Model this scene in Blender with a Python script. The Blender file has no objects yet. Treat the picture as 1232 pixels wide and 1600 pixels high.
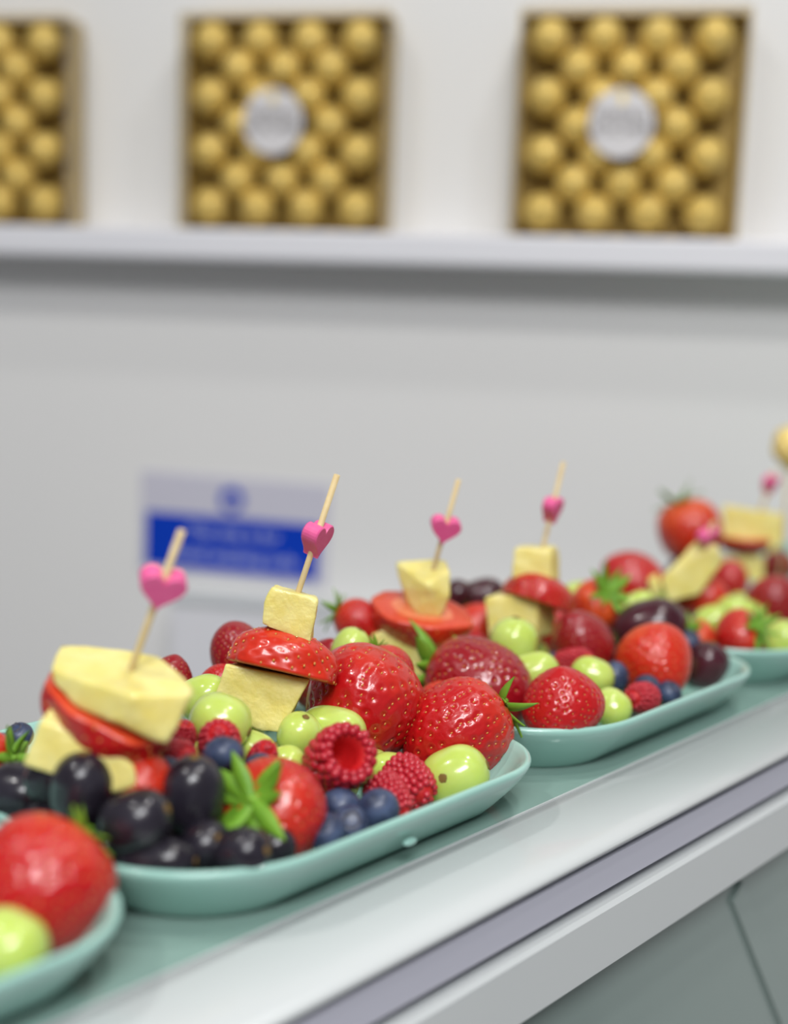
import bpy, bmesh, math, random
import numpy as np
from mathutils import Vector, Matrix, noise

# ------------------------------------------------------------------ camera
F_PX, IW, IH = 1938.0, 1232.0, 1600.0
HEAD, PITCH, ROLL = math.radians(41.8), math.radians(8.5), math.radians(2.0)
FWD = Vector((math.cos(HEAD)*math.cos(PITCH), math.sin(HEAD)*math.cos(PITCH), -math.sin(PITCH)))
_r0 = Vector((math.sin(HEAD), -math.cos(HEAD), 0)); _u0 = _r0.cross(FWD)
RGT = math.cos(ROLL)*_r0 + math.sin(ROLL)*_u0
UPV = -math.sin(ROLL)*_r0 + math.cos(ROLL)*_u0
CAM = Vector((0, 0, 0.18))
scene = bpy.context.scene
col = scene.collection
cd = bpy.data.cameras.new('camera'); cam = bpy.data.objects.new('camera', cd); col.objects.link(cam)
cd.sensor_fit = 'VERTICAL'; cd.sensor_height = 36; cd.sensor_width = 36*IW/IH
cd.lens = F_PX/IH*36; cd.clip_start = 0.01
cd.dof.use_dof = True; cd.dof.focus_distance = 0.472; cd.dof.aperture_fstop = 3.3
cam.matrix_world = Matrix(((RGT.x, UPV.x, -FWD.x, CAM.x), (RGT.y, UPV.y, -FWD.y, CAM.y), (RGT.z, UPV.z, -FWD.z, CAM.z), (0, 0, 0, 1)))
scene.camera = cam

# ------------------------------------------------------------------ light
scene.view_settings.view_transform = 'Standard'; scene.view_settings.look = 'None'
scene.view_settings.gamma = 1; scene.view_settings.exposure = -0.43
wd_ = bpy.data.worlds.new('room_ambient'); scene.world = wd_; wd_.use_nodes = True
wd_.node_tree.nodes['Background'].inputs[0].default_value = (0.93, 0.95, 1.0, 1)
wd_.node_tree.nodes['Background'].inputs[1].default_value = 0.25
def lamp(name, loc, target, power, size, color=(1, 1, 1), shape='DISK', size_y=None):
    l = bpy.data.lights.new(name, 'AREA'); l.shape = shape; l.size = size
    if size_y: l.size_y = size_y
    l.energy = power; l.color = color
    o = bpy.data.objects.new(name, l); col.objects.link(o); o.location = loc
    o.rotation_euler = (Vector(target)-Vector(loc)).to_track_quat('-Z', 'Y').to_euler()
    return o
# the room's ceiling lamps, 2.55 m above the floor, all above and outside the view
lamp('ceiling_downlight_right_offscreen', (0.62, -0.05, 1.43), (0.45, 0.3, 0), 5.5, 0.09, (1, .985, .95))
lamp('ceiling_downlight_left_offscreen', (-0.45, 0.60, 1.43), (0.5, 0.45, 0), 6.5, 0.09, (1, .985, .95))
lamp('ceiling_downlight_front_offscreen', (0.10, -0.25, 1.43), (0.4, 0.35, 0), 5.5, 0.09, (1, .985, .95))
lamp('ceiling_panel_front_offscreen', (-0.85, -0.80, 1.45), (-0.85, -0.80, 0), 72.0, 1.2, (.98, .985, 1), 'RECTANGLE', 0.6)

# ------------------------------------------------------------------ helpers
def ray(x, y): return FWD + RGT*((x-IW/2)/F_PX) - UPV*((y-IH/2)/F_PX)
def at_depth(x, y, d): return CAM + ray(x, y)*d
def depth_v(x, y, v): return (v-CAM.y)/ray(x, y).y
def project(p):
    d = p-CAM; z = d.dot(FWD); return IW/2+F_PX*d.dot(RGT)/z, IH/2-F_PX*d.dot(UPV)/z, z
def camdir(t): return (RGT*t[0] + UPV*t[1] - FWD*t[2]).normalized()

def tag(o, label=None, cat=None, group=None, kind=None):
    if label: o['label'] = label
    if cat: o['category'] = cat
    if group: o['group'] = group
    if kind: o['kind'] = kind
    return o
def mesh_from(bm, name, smooth=True):
    me = bpy.data.meshes.new(name); bm.to_mesh(me); bm.free()
    if smooth:
        for p in me.polygons: p.use_smooth = True
    return me
def obj(name, me, mats=None, parent=None, matrix=None):
    o = bpy.data.objects.new(name, me); col.objects.link(o)
    if mats is not None:
        if not isinstance(mats, (list, tuple)): mats = [mats]
        if len(me.materials) == 0:
            for m in mats: me.materials.append(m)
        else:
            for i, m in enumerate(mats):
                if me.materials[i] != m:
                    o.material_slots[i].link = 'OBJECT'; o.material_slots[i].material = m
    if parent: o.parent = parent
    if matrix is not None:
        if parent: o.matrix_local = matrix
        else: o.matrix_world = matrix
    return o
def empty(name, loc=(0, 0, 0)):
    o = bpy.data.objects.new(name, None); col.objects.link(o); o.location = loc; o.empty_display_size = .01
    return o
def box_bm(bm, a, b):
    vs = [bm.verts.new((x, y, z)) for x in (a[0], b[0]) for y in (a[1], b[1]) for z in (a[2], b[2])]
    for f in ((0, 1, 3, 2), (4, 6, 7, 5), (0, 4, 5, 1), (2, 3, 7, 6), (0, 2, 6, 4), (1, 5, 7, 3)):
        bm.faces.new([vs[i] for i in f])
def box_me(name, a, b, bevel=0.0, seg=2):
    bm = bmesh.new(); box_bm(bm, a, b); bmesh.ops.recalc_face_normals(bm, faces=bm.faces)
    if bevel: bmesh.ops.bevel(bm, geom=list(bm.edges), offset=bevel, segments=seg, profile=.5, affect='EDGES')
    return mesh_from(bm, name, False)
def frame(zdir, xhint=Vector((0, 0, 1))):
    z = zdir.normalized(); x = xhint - z*xhint.dot(z)
    if x.length < 1e-4: x = Vector((1, 0, 0)) - z*z.x
    x.normalize(); y = z.cross(x)
    return Matrix(((x.x, y.x, z.x), (x.y, y.y, z.y), (x.z, y.z, z.z))).to_4x4()
def place(p, zdir, scale, xhint=Vector((0, 0, 1))):
    return Matrix.Translation(p) @ frame(zdir, xhint) @ Matrix.Diagonal((*scale, 1))

# ------------------------------------------------------------------ materials
def mat(name, base, rough=.5, metal=0, coat=0, sss=0, sssr=(1, .3, .1), sscale=.004, spec=.5, trans=0, ior=1.45, var=None, vscale=6, vamt=.5, bump=0, bscale=80, coords='Object', coat_rough=.05):
    m = bpy.data.materials.new(name); m.use_nodes = True
    nt = m.node_tree; b = nt.nodes['Principled BSDF']; L = nt.links
    b.inputs['Base Color'].default_value = (*base, 1); b.inputs['Roughness'].default_value = rough
    b.inputs['Metallic'].default_value = metal; b.inputs['Coat Weight'].default_value = coat; b.inputs['Coat Roughness'].default_value = coat_rough
    b.inputs['Subsurface Weight'].default_value = sss; b.inputs['Subsurface Radius'].default_value = sssr; b.inputs['Subsurface Scale'].default_value = sscale
    b.inputs['Specular IOR Level'].default_value = spec; b.inputs['Transmission Weight'].default_value = trans; b.inputs['IOR'].default_value = ior
    tc = nt.nodes.new('ShaderNodeTexCoord')
    if var:
        n = nt.nodes.new('ShaderNodeTexNoise'); n.inputs['Scale'].default_value = vscale; n.inputs['Detail'].default_value = 4
        L.new(tc.outputs[coords], n.inputs['Vector'])
        r = nt.nodes.new('ShaderNodeValToRGB'); r.color_ramp.elements[0].position = .5-vamt/2; r.color_ramp.elements[1].position = .5+vamt/2
        r.color_ramp.elements[0].color = (*base, 1); r.color_ramp.elements[1].color = (*var, 1)
        L.new(n.outputs['Fac'], r.inputs[0]); L.new(r.outputs[0], b.inputs['Base Color'])
    if bump:
        n2 = nt.nodes.new('ShaderNodeTexNoise'); n2.inputs['Scale'].default_value = bscale; n2.inputs['Detail'].default_value = 2
        L.new(tc.outputs[coords], n2.inputs['Vector'])
        bp = nt.nodes.new('ShaderNodeBump'); bp.inputs['Strength'].default_value = bump; bp.inputs['Distance'].default_value = .001
        L.new(n2.outputs['Fac'], bp.inputs['Height']); L.new(bp.outputs[0], b.inputs['Normal'])
        if coat: L.new(bp.outputs[0], b.inputs['Coat Normal'])
    return m
M = {}
def berry_mat(name, body, shoulder):
    m = mat(name, body, .30, coat=.4, sss=.05, sscale=.003, bump=.12, bscale=22, coat_rough=.05)
    nt = m.node_tree; b = nt.nodes['Principled BSDF']; L = nt.links
    tc = [n for n in nt.nodes if n.type == 'TEX_COORD'][0]
    sp = nt.nodes.new('ShaderNodeSeparateXYZ'); L.new(tc.outputs['Object'], sp.inputs[0])
    nz = nt.nodes.new('ShaderNodeTexNoise'); nz.inputs['Scale'].default_value = 2.5; L.new(tc.outputs['Object'], nz.inputs['Vector'])
    ad = nt.nodes.new('ShaderNodeMath'); ad.operation = 'MULTIPLY_ADD'; ad.inputs[1].default_value = .5
    L.new(nz.outputs['Fac'], ad.inputs[0]); L.new(sp.outputs['Z'], ad.inputs[2])
    r = nt.nodes.new('ShaderNodeValToRGB'); r.color_ramp.elements[0].position = -.0; r.color_ramp.elements[1].position = .35
    mp = nt.nodes.new('ShaderNodeMapRange'); mp.inputs[1].default_value = -.25; mp.inputs[2].default_value = .75
    L.new(ad.outputs[0], mp.inputs[0]); L.new(mp.outputs[0], r.inputs[0])
    r.color_ramp.elements[0].color = (*shoulder, 1); r.color_ramp.elements[1].color = (*body, 1)
    L.new(r.outputs[0], b.inputs['Base Color'])
    return m
M['red'] = berry_mat('strawberry_red', (.47, .006, .008), (.60, .035, .012))
M['deep'] = berry_mat('strawberry_deep_red', (.28, .004, .010), (.40, .012, .014))
M['orange'] = berry_mat('strawberry_orange_red', (.58, .022, .006), (.72, .10, .015))
M['seed'] = mat('strawberry_seed', (.55, .22, .04), .35, coat=.5)
M['flesh'] = mat('strawberry_cut_flesh', (.60, .035, .010), .35, coat=.4, sss=.15, sscale=.003, var=(.68, .09, .03), vscale=300, vamt=.5)
M['heartflesh'] = mat('strawberry_pale_heart', (.80, .30, .15), .4, coat=.3, sss=.2, sscale=.003, var=(.72, .15, .06), vscale=300, vamt=.5)
M['leaf'] = mat('calyx_green', (.09, .25, .018), .5, sss=.1, sscale=.001, var=(.23, .43, .03), vscale=3, vamt=.6)
M['ggrape'] = mat('green_grape_skin', (.47, .60, .085), .22, coat=.5, sss=.55, sssr=(.8, 1, .25), sscale=.007, var=(.58, .70, .20), vscale=2.2, vamt=.6)
M['dgrape'] = mat('dark_grape_skin', (.006, .003, .007), .26, coat=.25, var=(.028, .025, .036), vscale=2.2, vamt=.5)
M['pgrape'] = mat('plum_grape_skin', (.030, .003, .008), .25, coat=.3, sss=.05, sscale=.003, var=(.075, .014, .024), vscale=2.2, vamt=.5)
M['blue'] = mat('blueberry_skin', (.007, .010, .032), .42, coat=.10, var=(.07, .10, .19), vscale=2.6, vamt=.5)
M['crown'] = mat('blueberry_crown', (.02, .02, .035), .6, var=(.07, .07, .10), vscale=5)
M['rasp'] = mat('raspberry_drupelet', (.40, .006, .018), .30, coat=.3, sss=.2, sscale=.002, var=(.52, .025, .045), vscale=4, vamt=.6)
M['raspcore'] = mat('raspberry_hollow', (.50, .008, .010), .5, sss=.2, sscale=.002)
M['scar'] = mat('grape_stem_scar', (.25, .16, .03), .7, var=(.12, .05, .01), vscale=60)
M['stick'] = mat('bamboo_stick', (.62, .46, .22), .55, var=(.72, .58, .32), vscale=200, coords='Object')
M['bead'] = mat('pink_painted_wood', (.78, .10, .30), .45, var=(.82, .14, .34), vscale=300)
M['tray'] = mat('teal_glazed_ceramic', (.30, .54, .47), .22, coat=.4, var=(.35, .59, .52), vscale=18, vamt=.6)
M['pine'] = mat('pineapple_flesh', (.78, .65, .16), .4, coat=.2, sss=.25, sssr=(1, .8, .3), sscale=.005, var=(.85, .77, .32), vscale=120, vamt=.5, bump=.35, bscale=500)
M['pinecore'] = M['pine']
M['wall'] = mat('painted_wall', (.80, .795, .785), .7, var=(.82, .815, .805), vscale=3)
M['white'] = mat('white_gloss_paint', (.80, .80, .84), .35)
M['floor'] = mat('floor_vinyl', (.55, .55, .54), .4, var=(.6, .6, .58), vscale=10)
M['gold'] = mat('gold_foil', (.84, .62, .17), .34, metal=.2, bump=.6, bscale=260, var=(.92, .75, .32), vscale=60)
M['goldtray'] = mat('gold_insert', (.52, .37, .11), .45, metal=.0, var=(.60, .45, .15), vscale=40)
M['cup'] = mat('brown_paper_cup', (.36, .24, .07), .5)
M['paper'] = mat('sticker_paper', (.70, .68, .69), .5)
M['print'] = mat('grey_print', (.06, .05, .05), .6)
M['signwhite'] = mat('sign_white_vinyl', (.62, .61, .70), .4)
M['signblue'] = mat('sign_blue_vinyl', (.001, .045, .50), .5, spec=.2)
M['signink'] = mat('sign_pale_lettering', (.55, .60, .86), .4)
M['rail'] = mat('white_rail', (.56, .585, .585), .30, coat=.3)
M['alum'] = mat('anodised_aluminium', (.52, .52, .60), .42, metal=.1)
M['lower'] = M['rail']
M['top'] = mat('green_backed_glass', (.26, .38, .34), .12, coat=.6, coat_rough=.03)
M['frost'] = mat('green_tinted_pane', (.22, .28, .26), .15, coat=.4)
M['cab'] = mat('cabinet_grey', (.3, .31, .31), .5)
def lid_mat():
    m = bpy.data.materials.new('clear_plastic'); m.use_nodes = True; nt = m.node_tree; nt.nodes.clear()
    o = nt.nodes.new('ShaderNodeOutputMaterial'); mx = nt.nodes.new('ShaderNodeMixShader')
    t = nt.nodes.new('ShaderNodeBsdfTransparent'); t.inputs[0].default_value = (.97, .95, .90, 1)
    g = nt.nodes.new('ShaderNodeBsdfGlossy'); g.inputs['Roughness'].default_value = .12
    f = nt.nodes.new('ShaderNodeFresnel'); f.inputs[0].default_value = 1.22
    k = nt.nodes.new('ShaderNodeMath'); k.operation = 'MULTIPLY'; k.inputs[1].default_value = .3; nt.links.new(f.outputs[0], k.inputs[0]); nt.links.new(k.outputs[0], mx.inputs[0]); nt.links.new(t.outputs[0], mx.inputs[1]); nt.links.new(g.outputs[0], mx.inputs[2]); nt.links.new(mx.outputs[0], o.inputs[0])
    return m
M['clear'] = lid_mat()

# ------------------------------------------------------------------ setting: back wall, floor (wall frame: x = along the wall, y = into the wall)
WA = HEAD + math.radians(79.5)
WX = Vector((-math.cos(WA), -math.sin(WA), 0)); WY = Vector((math.sin(WA), -math.cos(WA), 0))
P3 = at_depth(985, 190, 1.02)
WM = Matrix(((WX.x, WY.x, 0, P3.x), (WX.y, WY.y, 0, P3.y), (0, 0, 1, 0), (0, 0, 0, 1)))
def wall_u(v, off):   # u where the plane `off` in front of the wall frame crosses v
    q = P3 + WY*off; return q.x - (v-q.y)*WY.y/WY.x
FLOOR_Z = -1.12
tag(obj('wall_back', box_me('wall_back', (-2.2, .05, FLOOR_Z), (1.6, .15, 1.5)), M['wall'], matrix=WM), kind='structure')
tag(obj('floor', box_me('floor', (-2.5, -2.5, FLOOR_Z-.05), (2.5, 2.5, FLOOR_Z)), M['floor']), kind='structure')
# boxed-in panel with a white ledge low on the wall
pan = tag(obj('trim_1', box_me('trim_1', (-.400, .012, FLOOR_Z), (.05, .05, -.085), .002), M['white'], matrix=WM), kind='structure')
obj('ledge', box_me('ledge', (-.400, .010, -.085), (.05, .05, -.078), .002), M['rail'], pan, Matrix.Identity(4))

# wall shelf
sh = tag(obj('wall_shelf', box_me('wall_shelf', (-1.3, -.003, .2335), (.75, .05, .26), .003), M['white'], matrix=WM),
         'long white wall shelf carrying the gold chocolate boxes', 'shelf')

# ------------------------------------------------------------------ text helper
def text_me(s, size, align='CENTER'):
    c = bpy.data.curves.new('t', 'FONT'); c.body = s; c.size = size; c.align_x = align; c.align_y = 'CENTER'; c.extrude = .0002; c.resolution_u = 3
    o = bpy.data.objects.new('t', c); col.objects.link(o)
    bpy.context.view_layer.update()
    me = bpy.data.meshes.new_from_object(o.evaluated_get(bpy.context.evaluated_depsgraph_get()))
    bpy.data.objects.remove(o); bpy.data.curves.remove(c)
    me.materials.clear()
    return me
TXT = Matrix.Rotation(math.radians(90), 4, 'X')     # text plane -> facing -y

# sign on the wall
sg = empty('wall_sign'); sg.matrix_world = WM @ Matrix.Translation((-.35, .05, -.016)) @ Matrix.Rotation(math.radians(1.2), 4, 'Y')
tag(sg, 'blue and white hand washing notice stuck on the wall', 'sign')
obj('sign_board', box_me('sign_board', (-.095, -.0015, -.049), (.093, 0, .049), .0004, 1), M['signwhite'], sg)
obj('blue_panel', box_me('blue_panel', (-.0885, -.0022, -.043), (.0835, -.0012, .010), .0003, 1), M['signblue'], sg)
bm = bmesh.new(); bmesh.ops.create_cone(bm, cap_ends=True, segments=40, radius1=.0125, radius2=.0125, depth=.001)
ic = obj('pictogram', mesh_from(bm, 'pictogram', False), M['signblue'], sg, Matrix.Translation((-.003, -.002, .0275)) @ TXT)
bm = bmesh.new(); box_bm(bm, (-.005, -.006, .0005), (.005, .0, .0009))
for k in range(4): box_bm(bm, (-.005+k*.0027, 0, .0005), (-.005+k*.0027+.0019, .0045+.001*(k in (1, 2)), .0009))
obj('hand_symbol', mesh_from(bm, 'hand_symbol', False), M['signwhite'], ic)
obj('lettering', text_me('This sink is for', .0155), M['signink'], sg, Matrix.Translation((.0, -.0026, -.0055)) @ TXT)
obj('lettering', text_me('hand washing only', .0165), M['signink'], sg, Matrix.Translation((.003, -.0026, -.0275)) @ TXT)

# chocolate boxes and their chocolates
def ball_mesh(seed):
    bm = bmesh.new(); bmesh.ops.create_icosphere(bm, subdivisions=4, radius=.0162)
    for v in bm.verts:
        n = v.co.normalized(); d = noise.noise(n*3.2+Vector((seed*7, 0, 0)))*.0007 + abs(noise.noise(n*9+Vector((0, seed*5, 0))))*-.0007
        v.co += n*d
    return mesh_from(bm, 'foil_ball')
balls = [ball_mesh(i) for i in range(4)]
def cup_mesh():
    bm = bmesh.new(); N = 40; rings = []
    for r, y in ((.0105, .0165), (.0155, .0125), (.0178, .004), (.0172, .004), (.0148, .0122), (.0100, .0158)):
        rings.append([bm.verts.new(((r+.0005*(k % 2))*math.cos(2*math.pi*k/N), y, (r+.0005*(k % 2))*math.sin(2*math.pi*k/N))) for k in range(N)])
    for a, b in zip(rings, rings[1:]):
        for k in range(N): bm.faces.new((a[k], a[(k+1) % N], b[(k+1) % N], b[k]))
    bm.faces.new(rings[0]); bm.faces.new(rings[-1]); bmesh.ops.recalc_face_normals(bm, faces=bm.faces)
    return mesh_from(bm, 'paper_cup')
cupm = cup_mesh()
def open_tray(w, d, h, t):
    bm = bmesh.new()
    box_bm(bm, (-w, d-t, 0), (w, d, h)); box_bm(bm, (-w, .018, 0), (-w+t, d-t, h)); box_bm(bm, (w-t, .018, 0), (w, d-t, h))
    box_bm(bm, (-w+t, .018, 0), (w-t, d-t, t)); box_bm(bm, (-w+t, .018, h-t), (w-t, d-t, h))
    bmesh.ops.recalc_face_normals(bm, faces=bm.faces)
    return mesh_from(bm, 'insert', False)
BW, BH = .0935, .184
def choc_box(s, zrot, label, clabel, group):
    mw = WM @ Matrix.Translation((s, 0, .26)) @ Matrix.Rotation(zrot, 4, 'Z')
    r = empty('chocolate_box'); r.matrix_world = mw; tag(r, label, 'chocolate box', 'gold chocolate boxes on the wall shelf')
    obj('gold_insert', open_tray(BW-.001, .044, BH-.001, .0015), M['goldtray'], r)
    bm = bmesh.new()
    t = .0008
    box_bm(bm, (-BW, 0, 0), (BW, t, BH)); box_bm(bm, (-BW, t, 0), (-BW+t, .043, BH)); box_bm(bm, (BW-t, t, 0), (BW, .043, BH)); box_bm(bm, (-BW+t, t, BH-t), (BW-t, .043, BH)); bmesh.ops.recalc_face_normals(bm, faces=bm.faces)
    obj('clear_lid', mesh_from(bm, 'clear_lid', False), M['clear'], r)
    bm = bmesh.new()
    bmesh.ops.create_cone(bm, cap_ends=True, segments=48, radius1=.0265, radius2=.0265, depth=.0008)
    bmesh.ops.scale(bm, vec=(1, 1.06, 1), verts=bm.verts)
    st = obj('label_sticker', mesh_from(bm, 'label_sticker', False), M['paper'], r, Matrix.Translation((-.006, -.0006, .092)) @ TXT)
    obj('lettering', text_me('FERRERO', .0108), M['print'], st, Matrix.Translation((0, .0055, .0006)))
    obj('lettering', text_me('ROCHER', .0122), M['print'], st, Matrix.Translation((0, -.0055, .0006)))
    bm = bmesh.new(); bmesh.ops.create_cone(bm, cap_ends=True, segments=6, radius1=.0042, radius2=.0042, depth=.0008); bmesh.ops.scale(bm, vec=(.8, 1.5, 1), verts=bm.verts)
    obj('gold_crest', mesh_from(bm, 'gold_crest', False), M['gold'], st, Matrix.Translation((0, .0205, .0005)))
    rnd = random.Random(int(s*1000)); k = 0
    for row in range(7):
        n = 4 if row % 2 == 0 else 3
        for c in range(n):
            if row == 3 and c == 1: continue
            x = (c-(n-1)/2)*(.0448 if n == 4 else .0415) - .002; z = BH/2 + (3-row)*.0237
            o = obj('foil_chocolate', balls[k % 4], M['gold'], matrix=mw @ Matrix.Translation((x, .0195, z)) @ Matrix.Rotation(rnd.uniform(0, 6.28), 4, 'Y'))
            tag(o, 'gold foil chocolate ball in the '+('top', 'second', 'third', 'middle', 'fifth', 'sixth', 'bottom')[row]+' row '+clabel, 'chocolate', group); obj('paper_cup', cupm, M['cup'], o); k += 1
choc_box(-.001, math.radians(.6), 'gold chocolate box on the shelf, the one nearest the wall end of the counter', 'of the box nearest the counter', 'chocolates in the box nearest the counter')
choc_box(-.2985, math.radians(-.6), 'gold chocolate box on the shelf, just above the blue sign', 'of the box above the blue sign', 'chocolates in the box above the sign')
choc_box(-.592, math.radians(1), 'gold chocolate box on the shelf, beyond the one above the blue sign', 'of the box beyond the sign', 'chocolates in the box beyond the sign')

# ------------------------------------------------------------------ display counter (x = u along it, y = v across it)
ct = empty('display_counter', (0.3, .34, FLOOR_Z)); tag(ct, 'long narrow glass-topped display counter with white edge rails carrying the trays', 'counter')
CI = Matrix.Translation((-.3, -.34, -FLOOR_Z))
U0 = -.45
def prism(name, prof, m, off=.047, u0=U0):      # profile in (v, z), ends mitred along the wall
    bm = bmesh.new(); a = [bm.verts.new((u0, v, z)) for v, z in prof]; b = [bm.verts.new((wall_u(v, off), v, z)) for v, z in prof]
    n = len(prof)
    for k in range(n): bm.faces.new((a[k], a[(k+1) % n], b[(k+1) % n], b[k]))
    bm.faces.new(a); bm.faces.new(b); bmesh.ops.recalc_face_normals(bm, faces=bm.faces)
    me = mesh_from(bm, name, False)
    o = obj(name, me, m, ct, CI); return o
VB = .445
prism('glass_top', [(.2590, 0), (VB, 0), (VB, -.006), (.2590, -.006)], M['top'])
nose = [(.2583, -.0004), (.2540, -.0004)] + [(.2540-.0270*math.sin(a), -.0004-.0078*(1-math.cos(a))) for a in [math.pi/2*k/14 for k in range(1, 15)]]
nose += [(.2290, -.0105), (.2583, -.0105)]
eo = prism('edge_rail', nose, M['rail'])
for p in eo.data.polygons: p.use_smooth = len(p.vertices) == 4
prism('glass_edge', [(.2583, .0002), (.2591, .0002), (.2591, -.006), (.2583, -.006)], M['rail'])
prism('rail_recess', [(.242, -.0105), (.26, -.0105), (.26, -.0145), (.242, -.0145)], M['alum'])
prism('front_rail', [(.2300, -.0135), (.236, -.0135), (.236, -.0145), (.27, -.0145), (.27, -.026), (.2300, -.026)], M['alum'])
prism('rail_recess', [(.242, -.026), (.26, -.026), (.26, -.031), (.242, -.031)], M['alum'])
prism('lower_rail', [(.2290, -.0310), (.2275, -.0325), (.2275, -.056), (.2290, -.0575), (.27, -.0575), (.27, -.031)], M['lower'])
prism('front_pane', [(.2420, -.0575), (.250, -.0575), (.190, -.62), (.182, -.62)], M['frost'])
prism('back_panel', [(VB-.02, -.006), (VB-.004, -.006), (VB-.004, -.62), (VB-.02, -.62)], M['cab'])
prism('base_cabinet', [(.17, -.62), (VB, -.62), (VB, FLOOR_Z), (.17, FLOOR_Z)], M['cab'])
def on_pane(x, y):
    a = Vector((0, .2420, -.0575)); n = Vector((1, 0, 0)).cross(Vector((0, .182-.242, -.62+.0575))).normalized()
    r = ray(x, y); return CAM+r*((a-CAM).dot(n)/r.dot(n)), n
pa, pn = on_pane(1148, 1392); pb, pn = on_pane(1246, 1640)
side = (pb-pa).normalized().cross(pn)*.006
bm = bmesh.new(); vs = [bm.verts.new(q+pn*h) for h in (-.002, .002) for q in (pa-side, pa+side, pb+side, pb-side)]
for q in ((0, 1, 2, 3), (7, 6, 5, 4), (0, 4, 5, 1), (1, 5, 6, 2), (2, 6, 7, 3), (3, 7, 4, 0)): bm.faces.new([vs[k] for k in q])
bmesh.ops.recalc_face_normals(bm, faces=bm.faces)
obj('added_pane_bar', mesh_from(bm, 'added_pane_bar', False), M['frost'], ct, CI)  # made-up bar, added to follow a dark diagonal band across the pane
for uu in (.02, .62): 
    o = obj('frame_post', box_me('frame_post', (uu, .262, -.62), (uu+.022, .284, -.0145), .002), M['alum'], ct, CI)

# ------------------------------------------------------------------ trays
PITCHU = .1865
TU0, TU1, TV0, TV1 = .1975, .3825, .2505, .4150
def outline(ins, N=26):
    pts = []
    R = [.055, .032, .045, .05]    # corners: near-left, near-right, far-right, far-left
    cs = [(TU0, TV0, 1, 1, math.pi), (TU1, TV0, -1, 1, 1.5*math.pi), (TU1, TV1, -1, -1, 0), (TU0, TV1, 1, -1, .5*math.pi)]
    for (x, y, sx, sy, a0), r in zip(cs, R):
        rr = max(r-ins, .006); cx = x+sx*(ins+rr); cy = y+sy*(ins+rr)
        for k in range(N):
            a = a0+math.pi/2*k/(N-1); pts.append((cx+rr*math.cos(a), cy+rr*math.sin(a)))
    return pts
TCX, TCY = (TU0+TU1)/2, (TV0+TV1)/2
def tray_mesh():
    prof = [(.024, .0015), (.0225, .0), (.018, .0), (.0165, .0012), (.012, .0055), (.0065, .0115), (.0025, .0165), (.0006, .0195), (0, .0210), (.0004, .0221), (.0014, .0226), (.0026, .0221), (.0042, .0200), (.0075, .0155), (.0130, .0095), (.020, .0062), (.030, .0052)]
    bm = bmesh.new(); rings = []
    for ins, z in prof: rings.append([bm.verts.new((x-TCX, y-TCY, z)) for x, y in outline(ins)])
    n = len(rings[0])
    for a, b in zip(rings, rings[1:]):
        for k in range(n): bm.faces.new((a[k], a[(k+1) % n], b[(k+1) % n], b[k]))
    bm.faces.new(rings[0]); bm.faces.new(rings[-1]); bmesh.ops.recalc_face_normals(bm, faces=bm.faces)
    return mesh_from(bm, 'serving_tray')
tray_me = tray_mesh()
TRAYS = {}
TL = {'A': 'teal ceramic tray at the counter end farthest from the wall, holding one big strawberry', 'B': 'teal ceramic tray with dark grapes, raspberries and two pineapple skewers',
      'C': 'teal ceramic tray with a plum-coloured grape at its rim corner', 'D': 'teal ceramic tray with a leaning pineapple skewer, second from the wall', 'E': 'teal ceramic tray at the wall end of the counter'}
for k, t in enumerate('ABCDE'):
    dv = {'A': 0, 'B': 0, 'C': .004, 'D': .004, 'E': .004}[t]
    o = obj('serving_tray', tray_me, M['tray'], matrix=Matrix.Translation((TCX+(k-1)*PITCHU, TCY+dv, 0)))
    tag(o, TL[t], 'tray', 'teal fruit trays along the counter'); TRAYS[t] = (TU0+(k-1)*PITCHU, TU1+(k-1)*PITCHU, TV0+dv, TV1+dv, o)
for px, py, dv in ((409, 1372, .2580), (641, 1315, .2555)):
    bm = bmesh.new(); bmesh.ops.create_uvsphere(bm, u_segments=14, v_segments=8, radius=.0016); bmesh.ops.scale(bm, vec=(2.0, 1, .8), verts=bm.verts)
    d = depth_v(px, py, dv); p = at_depth(px, py, d)
    obj('glaze_drip', mesh_from(bm, 'glaze_drip'), M['tray'], TRAYS['B'][4], Matrix.Translation(p-TRAYS['B'][4].location))

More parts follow.
